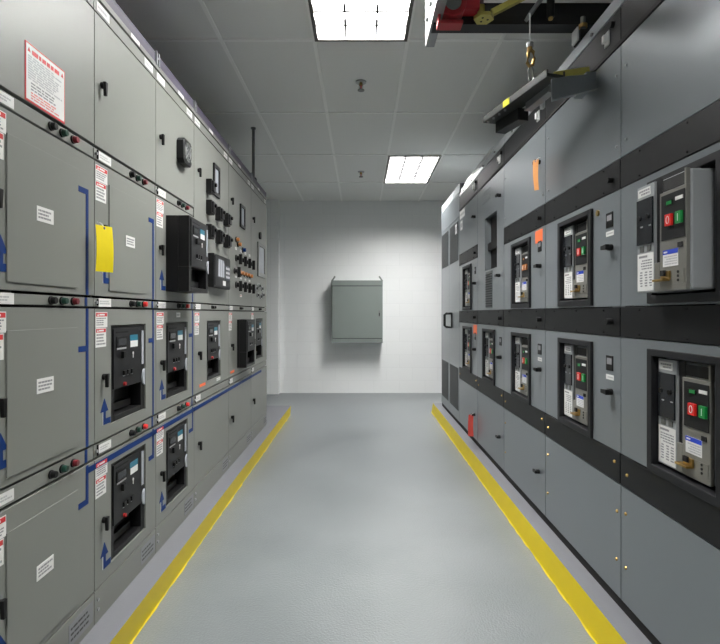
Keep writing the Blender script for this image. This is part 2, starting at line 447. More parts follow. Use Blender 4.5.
    if i < 3:
        u = n0 + (.515, .532, .535)[i]
        tops = {'A': 1.70, 'B': 1.14, 'C': .592}
        for key in 'ABC':
            z = tops[key]; z1d = ZLB[key][1]
            lo, hi = (ZLB[key][0], z + .010) if key == 'A' else ((ZLB[key][0], z1d) if key == 'B' else (z - .01, z1d))
            m = MB(FL).box(u - .008, u + .008, lo, hi, 0, w1, 'blue_tape')
            m.box(u - .062 if i != 1 else u - .05, u - .008, z - .010, z + .010, 0, w1, 'blue_tape')
            m.build('blue_tape', doors[key])
        for key in ('s3', 's4'):
            z0, z1 = ZLB[key]; MB(FL).box(u - .008, u + .008, z0, z1, -.004, -.0026, 'blue_tape').build('blue_tape', t)
    m = MB(FL)
    if i == 0: m.box(n0 + .523, b, .690, .712, 0, w1, 'blue_tape')
    else: m.box(a, b if i < 5 else n0 + .47, .690, .712, 0, w1, 'blue_tape')
    m.build('blue_tape', doors['C'])
    if i == 2: notice(FL, n0 + .27, n0 + .33, 1.245, 1.27, doors['B'], 1, 'ink_pale')
    if i == 3:
        m = MB(FL).box(n0 + .10, n0 + .22, .815, .832, 0, .001, 'orange_sticker'); m.build('orange_sticker', doors['B'])
        notice(FL, n0 + .47, n0 + .56, .805, .825, doors['B'], 1, 'ink_pale')
    if i == 4:
        MB(FL).box(n0 + .05, n0 + .17, .812, .830, 0, .001, 'orange_sticker').build('orange_sticker', doors['B'])
    # instruments on the top doors
    if i == 0:
        u0, u1, v0, v1 = 1.500, 1.700, 1.891, 2.064
        m = MB(FL).box(u0, u1, v0, v1, 0, .002, 'red_ink').box(u0 + .004, u1 - .004, v0 + .006, v1 - .004, .002, .0024, 'white_label')
        greek(m, u0 + .03, u1 - .03, v1 - .030, v1 - .014, 1, .0024, 'red_ink', .2, False)
        for uu in (u0 + .016, u1 - .016): m.prism([(uu - .007, v1 - .026), (uu + .007, v1 - .026), (uu, v1 - .012)], .0024, .0028, 'red_ink')
        greek(m, u0 + .012, u1 - .012, v0 + .066, v1 - .034, 10, .0024, 'ink_pale', .4)
        greek(m, u0 + .025, u1 - .02, v0 + .036, v0 + .063, 3, .0024, 'ink', .5)
        greek(m, u0 + .025, u1 - .02, v0 + .010, v0 + .034, 3, .0024, 'red_pale', .45)
        m.build('notice_sign', td)
    if i == 2:
        c, z = 2.80, 2.14
        m = MB(FL)
        s = .068; q = .02
        poly = [(c - s + q, z - s), (c + s - q, z - s), (c + s, z - s + q), (c + s, z + s - q), (c + s - q, z + s), (c - s + q, z + s), (c - s, z + s - q), (c - s, z - s + q)]
        m.prism(poly, 0, .038, 'dark_plastic').build('fan_box', td, .004)
        g = MB(FL).cyl(2, (c, z), .052, .038, .041, 'dull_steel', 24)
        for ang in (PI / 4, 3 * PI / 4):
            dx, dz = .06 * math.cos(ang), .06 * math.sin(ang); px, pz = -.004 * math.sin(ang), .004 * math.cos(ang)
            g.prism([(c - dx - px, z - dz - pz), (c + dx - px, z + dz - pz), (c + dx + px, z + dz + pz), (c - dx + px, z - dz + pz)], .041, .045, 'steel')
        for r in (.02, .036): 
            pts = [(c + r * math.cos(k * PI / 10), z + r * math.sin(k * PI / 10), .043) for k in range(21)]
            g.tube(pts, .0015, 'steel', 6)
        g.build('fan_guard', td)
    if i == 3:
        def switch(u, v, hh=.045):
            m = MB(FL).box(u - .032, u + .032, v - hh, v + hh, 0, .036, 'black_plastic').box(u - .026, u + .026, v - hh + .01, v + hh - .01, .036, .048, 'dark_plastic')
            m.cyl(2, (u, v + .01), .012, .048, .062, 'black_plastic', 14).build('test_switch', td, .003)
        for u, v in ((3.285, 2.075), (3.285, 1.942), (3.49, 1.940), (3.695, 1.938), (3.285, 1.788), (3.49, 1.785), (3.695, 1.783)): switch(u, v)
        m = MB(FL).ring(3.405, 3.545, 2.055, 2.265, 3.425, 3.525, 2.08, 2.24, 0, .012, 'dark_plastic').box(3.425, 3.525, 2.08, 2.24, 0, .004, 'screen_grey'); m.build('meter', td)
        r0, r1, z0, z1 = 3.29, 3.70, 1.435, 1.655
        rel = MB(FL).box(r0, r1, z0, z1, 0, .04, 'black_plastic').build('protection_relay', td, .006)
        m = MB(FL).box(r0 + .015, r1 - .015, z0 + .015, z1 - .015, .04, .044, 'dark_plastic')
        for k in range(3): m.box(r0 + .09 + k * .05, r0 + .13 + k * .05, z0 + .075, z1 - .03, .044, .0448, 'screen_grey')
        m.box(r0 + .26, r1 - .02, z0 + .06, z1 - .06, .044, .0448, 'screen_dark')
        for k in range(3):
            for q in range(3): m.box(r0 + .28 + k * .032, r0 + .30 + k * .032, z0 + .075 + q * .03, z0 + .09 + q * .03, .0448, .047, 'ink_pale')
        m.box(r0 + .2, r0 + .27, z0 + .02, z0 + .052, .044, .0449, 'white_label'); m.build('relay_face', td, 0)
    if i == 4:
        m = MB(FL).ring(4.16, 4.32, 1.97, 2.155, 4.18, 4.30, 1.99, 2.135, 0, .012, 'dark_plastic').box(4.18, 4.30, 1.99, 2.135, 0, .004, 'screen_grey'); m.build('meter', td)
        def knob(u, v, mat, r=.018):
            m = MB(FL).cyl(2, (u, v), r * 1.5, 0, .008, 'black_plastic', 18).cyl(2, (u, v), r, .008, .03, mat, 16)
            if mat == 'black_plastic': m.box(u - .007, u + .007, v - .05, v + .03, .026, .05, mat)
            m.build('control_knob' if mat == 'black_plastic' else 'indicator_lamp', td, .0015)
        for k, u in enumerate((4.03, 4.20, 4.36, 4.52)):
            knob(u, 1.70, 'black_plastic'); knob(u, 1.49, 'black_plastic')
            notice(FL, u - .03, u + .03, 1.765, 1.785, td, 1, 'ink_pale'); notice(FL, u - .03, u + .03, 1.545, 1.56, td, 1, 'ink_pale')
        for u in (3.98, 4.09, 4.20, 4.31, 4.42, 4.53): knob(u, 1.595, 'orange_knob' if u > 3.99 else 'black_plastic', .015)
        knob(4.03, 1.845, 'orange_knob', .015); knob(4.09, 1.815, 'orange_knob', .015); knob(4.25, 1.79, 'blue_tape', .015)
        notice(FL, 4.17, 4.23, 1.40, 1.42, td, 1, 'red_ink')
    if i == 5:
        MB(FL).ring(4.86, 5.22, 1.62, 1.945, 4.90, 5.18, 1.66, 1.915, 0, .012, 'dull_steel').box(4.90, 5.18, 1.66, 1.915, 0, .004, 'screen_grey').build('display', td)
        MB(FL).cyl(2, (4.96, 2.015), .035, 0, .02, 'dark_plastic', 20).build('dial', td, .002)
        for u, v in ((4.78, 1.50), (4.92, 1.53), (5.06, 1.51), (4.85, 1.44), (5.0, 1.43), (5.12, 1.45)):
            MB(FL).cyl(2, (u, v), .024, 0, .012, 'steel', 16).cyl(2, (u, v), .012, .012, .02, 'dark_plastic', 12).build('indicator_lamp', td)

# ------------------------------------------------------------------ black draw-out breakers of the left row
LBW, LBH = .321, .382
def left_breaker(u, z, out, label, red=True, white_bar=True):
    """u: near edge, z: bottom; out: how far the front stands beyond the door"""
    t = thing('circuit_breaker', (XL, u + LBW / 2, z), label, 'circuit breaker', 'black breakers of the olive-grey row')
    W = out
    MB(FL).box(u, u + LBW, z, z + LBH, -.26 if W < .02 else -.16, W - .055, 'black_plastic').build('housing', t, .003)
    fb = MB(FL)
    # front moulding: solid upper part, open racking recess below
    fb.box(u, u + LBW, z + .125, z + LBH, W - .055, W, 'black_plastic')
    fb.box(u, u + .035, z, z + .125, W - .055, W, 'black_plastic').box(u + .285, u + LBW, z, z + .125, W - .055, W, 'black_plastic')
    fb.box(u + .035, u + .285, z, z + .022, W - .055, W, 'black_plastic')
    fr = fb.build('front_moulding', t, .002)
    e = W
    MB(FL).box(u + .022, u + .272, z + .13, z + LBH - .012, e, e + .005, 'dark_plastic').build('face_plate', t, .0015)
    e += .005
    m = MB(FL).box(u + .045, u + .135, z + .293, z + .338, e, e + .003, 'black_plastic').box(u + .055, u + .125, z + .302, z + .33, e + .003, e + .0035, 'smoked').box(u + .05, u + .13, z + .285, z + .292, e, e + .001, 'ink_pale'); m.build('trip_unit', t)
    m = MB(FL).box(u + .04, u + .15, z + .352, z + .358, e, e + .0006, 'cavity').build('brand_strip', t)
    m = MB(FL).box(u + .165, u + .24, z + .315, z + .340, e, e + .001, 'teal_ink').box(u + .17, u + .24, z + .288, z + .315, e, e + .001, 'white_label'); m.build('rating_label', t)
    m = MB(FL).box(u + .085, u + .108, z + .248, z + .276, e, e + .012, 'black_plastic').build('selector', t, .002)
    m = MB(FL).cyl(2, (u + .195, z + .262), .006, e, e + .002, 'white_label', 10).box(u + .193, u + .197, z + .242, z + .262, e, e + .002, 'white_label').build('key_lock', t)
    for k in range(3):
        MB(FL).box(u + .10 + k * .035, u + .122 + k * .035, z + .178, z + .196, e, e + .008, 'black_plastic').box(u + .10 + k * .035, u + .122 + k * .035, z + .172, z + .176, e, e + .001, 'ink_pale').build('pushbutton', t, .001)
    if red: MB(FL).cyl(2, (u + .11, z + .141), .008, e, e + .010, 'dull_red', 14).build('stop_button', t, .001)
    MB(FL).cyl(2, (u + .055, z + .085), .014, W - .055, W - .02, 'dull_steel', 12).box(u + .10, u + .26, z + .03, z + .06, W - .055, W - .035, 'dark_plastic').build('racking_socket', t)
    if white_bar:
        MB(FL).box(u + .287, u + .306, z + .205, z + .355, W, W + .004, 'screen_grey').build('side_strip', t)
        hub = [(u + .318, z + .105)] + [(u + .316 - .024 * math.sin(k * PI / 8), z + .145 - .036 * math.cos(k * PI / 8)) for k in range(9)]
        MB(FL).prism(hub[1:], W, W + .006, 'screen_grey').build('charging_wheel', t)
    return t
left_breaker(BL[1] + .127, .7855 + .048, -.006, 'flush black breaker in the middle of the cabinet with the yellow tag')
left_breaker(BL[1] + .127, .241 + .048, -.006, 'flush black breaker with red button near the floor under the yellow-tagged cabinet')
left_breaker(BL[2] + .130, 1.3305 + .048, .115, 'largest black breaker pulled far out, below the fan grille', red=False)
left_breaker(BL[2] + .130, .7855 + .048, -.006, 'flush black breaker directly below the pulled-out one, blue arrow beside it')
left_breaker(BL[2] + .130, .241 + .048, -.006, 'lowest black breaker in the fan-grille cabinet, close to the floor', red=False)
left_breaker(BL[3] + .252, .7855 + .048, -.006, 'flush black breaker below the relay and test switches')
left_breaker(BL[4] + .262, .7855 + .048, .075, 'black breaker pulled part way out below the orange lamps', red=False, white_bar=False)
left_breaker(BL[5] + .212, .7855 + .048, -.006, 'small-looking flush black breaker at the wall end of the olive-grey row', red=False)

# ------------------------------------------------------------------ tags on handles
def hanging_tag(fr, u, v, w, wd, ht, mat, label, name, tilt=0.0, lines=None, loc_w=0.0, grp=None, body='tag_card', turn=25):
    t = thing(name, fr(u, v, w), label, 'tag', grp)
    m = MB(fr); c = []
    nseg = 6
    for k in range(nseg + 1):
        s = k / nseg; bow = .004 * math.sin(s * PI) - tilt * s
        c.append((u - wd / 2 + .012 * s * (1 if tilt else 0), u + wd / 2 + .004 * s, v - ht * s, w + bow))
    vs = []; fs = []
    ct, st = math.cos(math.radians(turn)), math.sin(math.radians(turn))
    def q(p, z, ww): return (u + (p - u) * ct, z, ww + (p - u) * st)
    for a, b, z, ww in c: vs += [q(a, z, ww), q(b, z, ww), q(a, z, ww + .0012), q(b, z, ww + .0012)]
    for k in range(nseg):
        o = 4 * k
        fs += [(o, o + 1, o + 5, o + 4), (o + 2, o + 6, o + 7, o + 3), (o, o + 4, o + 6, o + 2), (o + 1, o + 3, o + 7, o + 5)]
    fs += [(0, 2, 3, 1), (4 * nseg, 4 * nseg + 1, 4 * nseg + 3, 4 * nseg + 2)]
    m.add(vs, fs, mat)
    m.build(body, t)
    MB(fr).cyl(2, (u, v - .008), .005, w + .002, w + .0045, 'ink', 10).build('eyelet', t)
    MB(fr).tube([(u, v - .008, w + .004), (u - .006, v + .010, w - .010), (u, v + .014, w - .024), (u + .006, v + .010, w - .010), (u, v - .008, w + .004)], .0012, 'white_label', 6).build('tie_string', t)
    return t
def printed(t, fr, u, v, w, rows):
    m = MB(fr)
    for (du, dv, L, h) in rows: m.box(u + du - L / 2, u + du + L / 2, v + dv - h / 2, v + dv + h / 2, w, w + .0005, 'ink')
    m.build('print', t)
yt = hanging_tag(FL, BL[1] - .016, 1.585, .042, .068, .168, 'yellow_tag', 'yellow lockout tag hanging from a black door handle', 'lockout_tag', .0)
hanging_tag(FR, 2.835, 2.112, .040, .034, .165, 'orange_tag', 'pale orange paper tag hanging from a knob on a blue-grey upper panel', 'paper_tag', .012, turn=40)
hanging_tag(FR, 4.52, .375, .036, .042, .19, 'red_tag', 'red tag hanging from a small handle near the floor', 'warning_tag', .0, turn=70)

# ------------------------------------------------------------------ right row of switchgear
BR = [1.175, 1.9875, 2.80, 3.6125, 4.43, 5.25]
RZ = dict(bot=(.160, .602), b3=(.606, .7205), B=(.7245, 1.1725), b2=(1.1755, 1.2895), A=(1.293, 1.7465), b1=(1.7495, 1.863), top=(1.867, 2.302))
RL = ['blue-grey switchgear cabinet holding the grey breaker pulled out towards the viewer',
      'blue-grey switchgear cabinet next to the pulled-out breaker, under the hoist carriage',
      'blue-grey switchgear cabinet with the pale orange tag on its upper panel',
      'blue-grey switchgear cabinet with a deep dark window and no upper breaker',
      'blue-grey switchgear cabinet with a red tag at the bottom door']
def t_handle(u, v, par):
    m = MB(FR).cyl(2, (u, v), .013, 0, .02, 'black_plastic', 16)
    m.prism([(u - .016, v - .011), (u + .030, v - .008), (u + .030, v + .008), (u - .016, v + .011)], .018, .034, 'black_plastic')
    m.build('handle', par, .002)
def screws(name, par, pts, mat='steel', r=.006, w=0.0):
    for u, v in pts: MB(FR).cyl(2, (u, v), r, w, w + .005, mat, 12, r * .7).build(name, par)
right = []
for i in range(5):
    n0, n1 = BR[i], BR[i + 1]; a, b = n0 + .003, n1 - .003
    t = thing('switchgear_cabinet', (XR + .6, (n0 + n1) / 2, PAD), RL[i], 'electrical cabinet', 'switchgear cabinets of the blue-grey row')
    right.append(t)
    m = MB(FR).box(n0 + .001, n1 - .001, .15, 2.455, -1.25, -.36, 'paint_right')
    for u in (n0 + .001, n1 - .009): m.box(u, u + .008, .15, 2.32, -.36, -.022, 'gasket' if u > n0 + .1 or i else 'paint_right')
    for z in (.15, .62, 1.20, 1.77, 2.30): m.box(n0 + .009, n1 - .009, z, z + .06 if z < 2 else z + .02, -.36, -.022, 'gasket')
    m.build('body', t)
    MB(FR).box(n0, n1, PAD, .158, -1.2, -.008, 'gasket').build('toe_base', t)
    fu0, fu1 = n0 + .237, n0 + .614
    def frame(z0, par):
        MB(FR).ring(fu0, fu1, z0, z0 + .421, fu0 + .030, fu1 - .030, z0 + .028, z0 + .398, -.03, .012, 'frame_black').build('breaker_frame', par, .003)
        MB(FR).ring(fu0 + .02, fu1 - .02, z0 + .012, z0 + .410, fu0 + .030, fu1 - .030, z0 + .028, z0 + .398, -.20, -.03, 'cavity').build('cavity_liner', par)
    bd = MB(FR).box(a, b, *RZ['bot'], -.02, 0, 'paint_right').build('lower_panel', t, .0015)
    if i < 2: screws('panel_screw', bd, [(a + .025, .49), (b - .035, .505), (a + .03, .30), (b - .035, .30)], 'brass', .007)
    else:
        MB(FR).cyl(2, (n0 + .095, .375), .012, 0, .02, 'black_plastic', 14).box(n0 + .08, n0 + .125, .367, .383, .018, .03, 'black_plastic').build('handle', bd, .002)
        if i == 2: screws('panel_screw', bd, [(b - .035, .505), (b - .035, .30)], 'brass', .006)
    for key in ('b3', 'b2'):
        z0, z1 = RZ[key]
        bb = MB(FR).box(a, b, z0, z1, -.02, .003, 'fascia').build('dark_band', t, .0015)
        if key == 'b3': screws('panel_screw', bb, [(a + .04, z0 + .075), (b - .05, z0 + .05)], 'brass', .007, .003)
        else:
            screws('panel_screw', bb, [(a + .13 + .27 * k, z) for k in range(3) for z in (z0 + .012, z1 - .012)], 'gasket', .004, .003)
        if key == 'b2': t_handle(a + .05, (z0 + z1) / 2, bb) if i in (0,) else MB(FR).cyl(2, (a + .06, (z0 + z1) / 2), .013, .003, .028, 'black_plastic', 14).build('knob', bb, .002)
    z0, z1 = RZ['B']
    d = MB(FR).ring(a, b, z0, z1, fu0 + .02, fu1 - .02, z0 + .012, z0 + .410, -.02, 0, 'paint_right').build('door', t)
    frame(z0 - .002, d)
    MB(FR).box(n0 + .06, n0 + .115, 1.035, 1.095, 0, .003, 'black_plastic').box(n0 + .068, n0 + .107, 1.06, 1.085, .003, .0035, 'ink').build('door_plate', d)
    if i < 3: notice(FR, n0 + .055, n0 + .118, .998, 1.018, d, 1, 'ink_pale')
    t_handle(n0 + .07, .952, d)
    if i == 4: MB(FR).box(n0 + .03, n0 + .16, 1.085, 1.165, 0, .001, 'orange_sticker').build('orange_sticker', d)
    if i != 3:
        z0, z1 = RZ['A']
        d = MB(FR).ring(a, b, z0, z1, fu0 + .02, fu1 - .02, z0 + .020, z0 + .418, -.02, 0, 'paint_right').build('door', t)
        frame(z0 + .006, d)
        MB(FR).box(n0 + .06, n0 + .115, 1.612, 1.672, 0, .003, 'black_plastic').box(n0 + .068, n0 + .107, 1.64, 1.662, .003, .0035, 'ink').build('door_plate', d)
        if i < 2:
            notice(FR, n0 + .055, n0 + .118, 1.578, 1.598, d, 1, 'ink_pale')
            MB(FR).cyl(2, (n0 + .19, 1.69), .013, 0, .006, 'brass', 16).build('key_lock', d)
        if i == 2: MB(FR).box(n0 + .045, n0 + .16, 1.665, 1.735, 0, .001, 'orange_sticker').build('orange_sticker', d)
        t_handle(n0 + .07, 1.53, d)
        z0, z1 = RZ['b1']
        bb = MB(FR).box(a, b, z0, z1, -.02, .003, 'fascia').build('dark_band', t, .0015)
        screws('panel_screw', bb, [(a + .13 + .27 * k, z) for k in range(3) for z in (z0 + .012, z1 - .012)], 'gasket', .004, .003)
        MB(FR).cyl(2, (a + .06, (z0 + z1) / 2 - .01), .012, .003, .024, 'black_plastic', 14).build('knob', bb, .002)
        up = MB(FR).box(a, b, *RZ['top'], -.02, 0, 'paint_right').build('upper_panel', t, .0015)
        if i >= 2: t_handle(n0 + .085, 2.115, up)
        if i < 2: screws('panel_screw', up, [(a + .03, 2.20), (b - .04, 2.205), (a + .03, 1.92), (b - .04, 1.925)], 'steel', .007)
        elif i == 2: screws('panel_screw', up, [(b - .04, 2.205), (a + .03, 1.92), (b - .04, 1.925)], 'steel', .006)
        if i == 4:
            notice(FR, n0 + .55, n0 + .79, 2.215, 2.292, up, 1, 'ink_pale'); notice(FR, n0 + .66, n0 + .76, 2.10, 2.19, up, 1, 'ink_pale')
    else:
        o = (3.80, 4.166, 1.609, 2.03)
        d = MB(FR).ring(a, b, RZ['A'][0], RZ['top'][1], *o, -.02, 0, 'paint_right').build('upper_panel', t)
        MB(FR).ring(o[0] - .01, o[1] + .01, o[2] - .01, o[3] + .01, *o, -.05, -.02, 'paint_right').build('window_reveal', d)
        MB(FR).box(o[0] - .01, o[1] + .01, o[2] - .01, o[3] + .01, -.12, -.05, 'cavity').box(o[0] + .05, o[0] + .15, o[2] + .03, o[3] - .03, -.05, -.044, 'smoked').box(o[0] + .05, o[0] + .15, o[2] + .13, o[2] + .14, -.044, -.042, 'dark_plastic').build('window_insert', d)
        g = MB(FR).box(3.93, 4.13, 1.31, 1.595, 0, .004, 'grille')
        for k in range(14): g.box(3.94, 4.12, 1.32 + k * .019, 1.328 + k * .019, .004, .008, 'dark_plastic')
        g.build('vent_grille', d)
        t_handle(n0 + .085, 2.115, d); t_handle(n0 + .10, 1.54, d)
        m = MB(FR)
        for k in range(4): m.box(4.0, 4.25, 2.16 + k * .028, 2.166 + k * .028, 0, .003, 'paint_right')
        m.build('louver_slots', d)
    # head of the section: seal, dark fascia, bright rail
    MB(FR).box(n0, n1, 2.306, 2.322, -.05, .004, 'gasket').build('head_seal', t)
    fa = MB(FR).box(a, b, 2.323, 2.452, -.04, .0, 'fascia').build('head_fascia', t, .0015)
    m = MB(FR).box(n0 + .085, n0 + .125, 2.352, 2.410, 0, .006, 'white_plastic').box(n0 + .10, n0 + .118, 2.366, 2.398, .006, .02, 'white_label').build('indicator_lamp', fa, .002)
    MB(FR).cyl(2, (n0 + .06, 2.415), .014, 0, .014, 'black_plastic', 12).build('bolt', fa)
    rr = MB(FR).prism([(2.456, .002), (2.456, -.10), (2.535, -.10), (2.535, -.018)], a, b, 'rail_pale' if i == 4 else 'rail_metal', ax=0).build('head_rail', t, .002, label='head rail coloured pale for ceiling-light sheen' if i == 4 else None)  # last section's rail is paler: ceiling-light sheen put into its colour
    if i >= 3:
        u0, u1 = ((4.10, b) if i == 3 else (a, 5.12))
        MB(FR).prism([(2.525, -.012), (2.525, -.02), (2.60, -.055), (2.60, -.047)], u0, u1, 'white_plastic', ax=0).build('sheen_strip', t, .001, label='white strip standing for ceiling-light sheen on the rail')  # white sloped strip added to show the ceiling light's sheen on the rail
    for u in (n0 + .25, n0 + .62): MB(FR).cyl(2, (u, 2.478), .008, -.01, .006, 'dull_steel', 10).build('bolt', rr)
# end cabinet with two tall ventilated doors
t = thing('control_cabinet', (XR + .6, 5.84, PAD), 'blue-grey cabinet with two tall vented doors and black loop handle by the back wall', 'electrical cabinet')
MB(FR).box(5.251, 6.42, .15, 2.6, -1.25, -.022, 'paint_right').build('body', t, .002)
MB(FR).box(5.251, 6.42, PAD, .15, -1.2, -.008, 'gasket').build('toe_base', t)
MB(FR).box(5.254, 6.418, 2.262, 2.5, -.02, .0, 'paint_right').build('head_panel', t, .002)
MB(FR).box(5.254, 6.418, 2.51, 2.6, -.02, -.004, 'rail_pale').build('head_rail', t, .002, label='head rail coloured pale for ceiling-light sheen')  # rail paler than the doors below
for k, (u0, u1) in enumerate(((5.254, 5.855), (5.860, 6.418))):
    d = MB(FR).box(u0, u1, .158, 2.255, -.02, 0, 'paint_right').build('door', t, .002)
    for z0, z1 in ((1.815, 2.22), (.26, .70)):
        g = MB(FR).box(u0 + .05, u1 - .06, z0, z1, 0, .003, 'grille')
        n = 26
        for q in range(n): g.box(u0 + .06, u1 - .07, z0 + (z1 - z0) * (q + .3) / n, z0 + (z1 - z0) * (q + .75) / n, .003, .005, 'dark_plastic')
        g.build('vent_grille', d)
    if k == 0:
        pts = [(5.72, 1.115, 0), (5.72, 1.115, .055), (5.72, 1.13, .075), (5.72, 1.25, .075), (5.72, 1.265, .055), (5.72, 1.265, 0)]
        MB(FR).tube(pts, .014, 'black_plastic', 10).box(5.66, 5.70, 1.11, 1.27, 0, .01, 'black_plastic').build('handle', d)
        notice(FR, 5.35, 5.45, 2.10, 2.20, d, 1, 'ink_pale', .006)

# ------------------------------------------------------------------ grey draw-out breakers of the right row
RBW, RBH = .262, .353
def right_breaker(n0, z, out, label, orange=False, du=.318):
    u1 = n0 + du + RBW; u0 = n0 + du          # u0 near the camera, u1 far; the picture reads far -> near
    t = thing('circuit_breaker', (XR, (u0 + u1) / 2, z), label, 'circuit breaker', 'grey breakers of the blue-grey row')
    W = out
    def P(f): return u1 - f * RBW             # fraction across the face, 0 at the far edge
    def Q(g): return z + RBH * (1 - g)        # fraction down the face
    def bx(m, f0, f1, g0, g1, w0, w1, mat): return m.box(P(f1), P(f0), Q(g1), Q(g0), w0, w1, mat)
    MB(FR).box(u0, u1, z, z + RBH, W - .24, W - .012, 'breaker_grey').build('housing', t, .010, 3)
    m = MB(FR)
    bx(m, 0, .385, 0, 1, W - .012, W, 'breaker_grey'); m.build('trip_unit_cover', t, .002)
    m = MB(FR); bx(m, .50, 1, .135, 1, W - .012, W, 'bronze_plate'); bx(m, .385, .50, .74, 1, W - .012, W, 'bronze_plate'); m.build('face_plate', t, .002)
    m = MB(FR); bx(m, .385, .50, 0, .74, W - .011, W - .009, 'dark_plastic'); m.build('center_channel', t)
    m = MB(FR); bx(m, .52, .97, .02, .12, W - .011, W - .008, 'cavity'); m.build('handle_recess', t)
    m = MB(FR); bx(m, .97, 1, 0, .135, W - .012, W, 'bronze_plate'); m.build('corner_post', t)
    m = MB(FR); bx(m, .03, .31, .025, .10, W, W + .0015, 'white_label')
    greek(m, P(.29), P(.05), Q(.09), Q(.035), 2, W + .0015, 'ink', .4); m.build('top_label', t)
    m = MB(FR); bx(m, .025, .37, .13, .55, W, W + .006, 'smoked')
    for f, g in ((.12, .38), (.3, .38)): bx(m, f, f + .05, g, g + .012, W + .006, W + .0064, 'ink')
    m.build('display_window', t)
    m = MB(FR)
    for f in (.09, .28): MB(FR).cyl(2, (P(f), Q(.3)), .008, W + .006, W + .010, 'black_plastic', 12).build('setting_dial', t)
    for f in (.08, .24): bx(MB(FR), f, f + .08, .565, .62, W, W + .003, 'dull_steel').build('trip_latch', t)
    m = MB(FR); bx(m, .015, .37, .635, .985, W, W + .0012, 'white_label')
    bx(m, .05, .24, .655, .675, W + .0012, W + .0016, 'ink')
    greek(m, P(.34), P(.04), Q(.79), Q(.69), 4, W + .0012, 'ink', .5)
    for f in (.06, .17, .27): greek(m, P(f + .07), P(f), Q(.95), Q(.80), 6, W + .0012, 'ink', .5)
    m.build('rating_label', t)
    m = MB(FR); bx(m, .545, .985, .165, .56, W, W + .003, 'dark_plastic'); m.build('control_panel', t, .003)
    e = W + .003
    m = MB(FR); bx(m, .63, .77, .225, .265, e, e + .002, 'black_plastic'); bx(m, .66, .76, .230, .260, e + .002, e + .0025, 'green_button' if not orange else 'orange_knob'); m.build('status_flag', t)
    m = MB(FR); bx(m, .83, .965, .215, .245, e, e + .002, 'white_label'); m.build('counter', t)
    ra, rb = (('red_button', 'green_button') if not orange else ('orange_knob', 'orange_knob'))
    m = MB(FR); bx(m, .665, .785, .345, .445, e, e + .008, ra); m.tube([(P(.725) + .007 * math.cos(k * PI / 8), Q(.395) + .011 * math.sin(k * PI / 8), e + .0085) for k in range(17)], .0012, 'white_label', 6); m.build('stop_button', t, .003)
    m = MB(FR); bx(m, .86, .965, .345, .445, e, e + .008, rb); bx(m, .907, .918, .365, .425, e + .008, e + .0086, 'white_label'); m.build('start_button', t, .003)
    m = MB(FR); bx(m, .86, .94, .60, .64, W, W + .003, 'cavity'); m.build('key_lock', t)
    m = MB(FR); bx(m, .57, .86, .645, .79, W, W + .001, 'white_label'); bx(m, .57, .86, .645, .685, W + .001, W + .0014, 'blue_ink')
    bx(m, .59, .66, .658, .672, W + .0014, W + .0017, 'white_label'); greek(m, P(.84), P(.59), Q(.78), Q(.695), 4, W + .001, 'ink_pale', .5); m.build('caution_label', t)
    m = MB(FR); bx(m, .55, .72, .83, .905, W, W + .006, 'brass'); bx(m, .58, .66, .82, .87, W + .006, W + .013, 'cavity'); bx(m, .48, .70, .895, .915, W, W + .022, 'brass'); m.build('padlock_hasp', t, .001)
    m = MB(FR)
    bx(m, .75, .97, .825, .94, W, W + .002, 'bronze_plate')
    for g in (.845, .88, .915): m.cyl(2, (P(.87), Q(g)), .004, W + .002, W + .004, 'cavity', 10)
    m.build('racking_indicator', t)
    return t
right_breaker(BR[0], 1.334, .068, 'large grey breaker pulled out beyond its black frame, red and green buttons', du=.306)
right_breaker(BR[0], .760, -.010, 'grey breaker inside black frame directly below the pulled-out one')
right_breaker(BR[1], 1.336, -.010, 'grey breaker at the upper level under the hoist carriage, brass lock beside its frame')
right_breaker(BR[1], .760, -.010, 'grey breaker at the lower level, second cabinet from the pulled-out one')
right_breaker(BR[2], 1.336, -.010, 'grey breaker with amber buttons under the pale orange tag', orange=True)
right_breaker(BR[2], .760, -.010, 'lower grey breaker in the cabinet with the pale orange tag')
right_breaker(BR[3], .760, -.010, 'grey breaker below the vent grille and deep dark window')
right_breaker(BR[4], 1.336, -.010, 'smallest-looking upper grey breaker beside the tall vented cabinet')
right_breaker(BR[4], .760, -.010, 'lower grey breaker beside the tall vented cabinet, orange sticker on its door')

# ------------------------------------------------------------------ wall box at the end of the aisle
Yw = YB - .26
t = thing('wall_enclosure', (-.058, YB, .81), 'grey steel wall box hanging alone on the white back wall', 'electrical box')
x0, x1, z0, z1 = -.455, .335, .81, 1.775
MB().box(x0, x1, Yw + .02, YB, z0, z1, 'enclosure_grey').build('enclosure', t, .004)
MB().box(x0 + .012, x1 - .012, Yw - .002, Yw + .018, z0 + .075, z1 - .09, 'enclosure_grey').build('door', t, .003)
MB().box(x0, x1, Yw, Yw + .02, z1 - .08, z1, 'enclosure_grey').build('top_flange', t, .002)
MB().box(x0, x1, Yw, Yw + .02, z0, z0 + .065, 'enclosure_grey').build('bottom_flange', t, .002)
MB().box(x0 + .012, x1 - .012, Yw + .012, Yw + .022, z0 + .06, z1 - .075, 'gasket').build('door_gasket', t)
MB().box(x1 - .062, x1 - .044, Yw - .012, Yw - .002, z0 + .40, z0 + .50, 'dull_steel').box(x1 - .06, x1 - .046, Yw - .03, Yw - .012, z0 + .42, z0 + .465, 'gasket').build('latch', t, .002)
for s, xx in ((1, x0), (-1, x1)):
    MB().bar((xx + s * .005, Yw + .03, z1 - .01), (xx + s * .055, Yw + .03, z1 + .065), (.012, .008), 'enclosure_grey', (0, 1, 0)).build('lifting_tab', t)

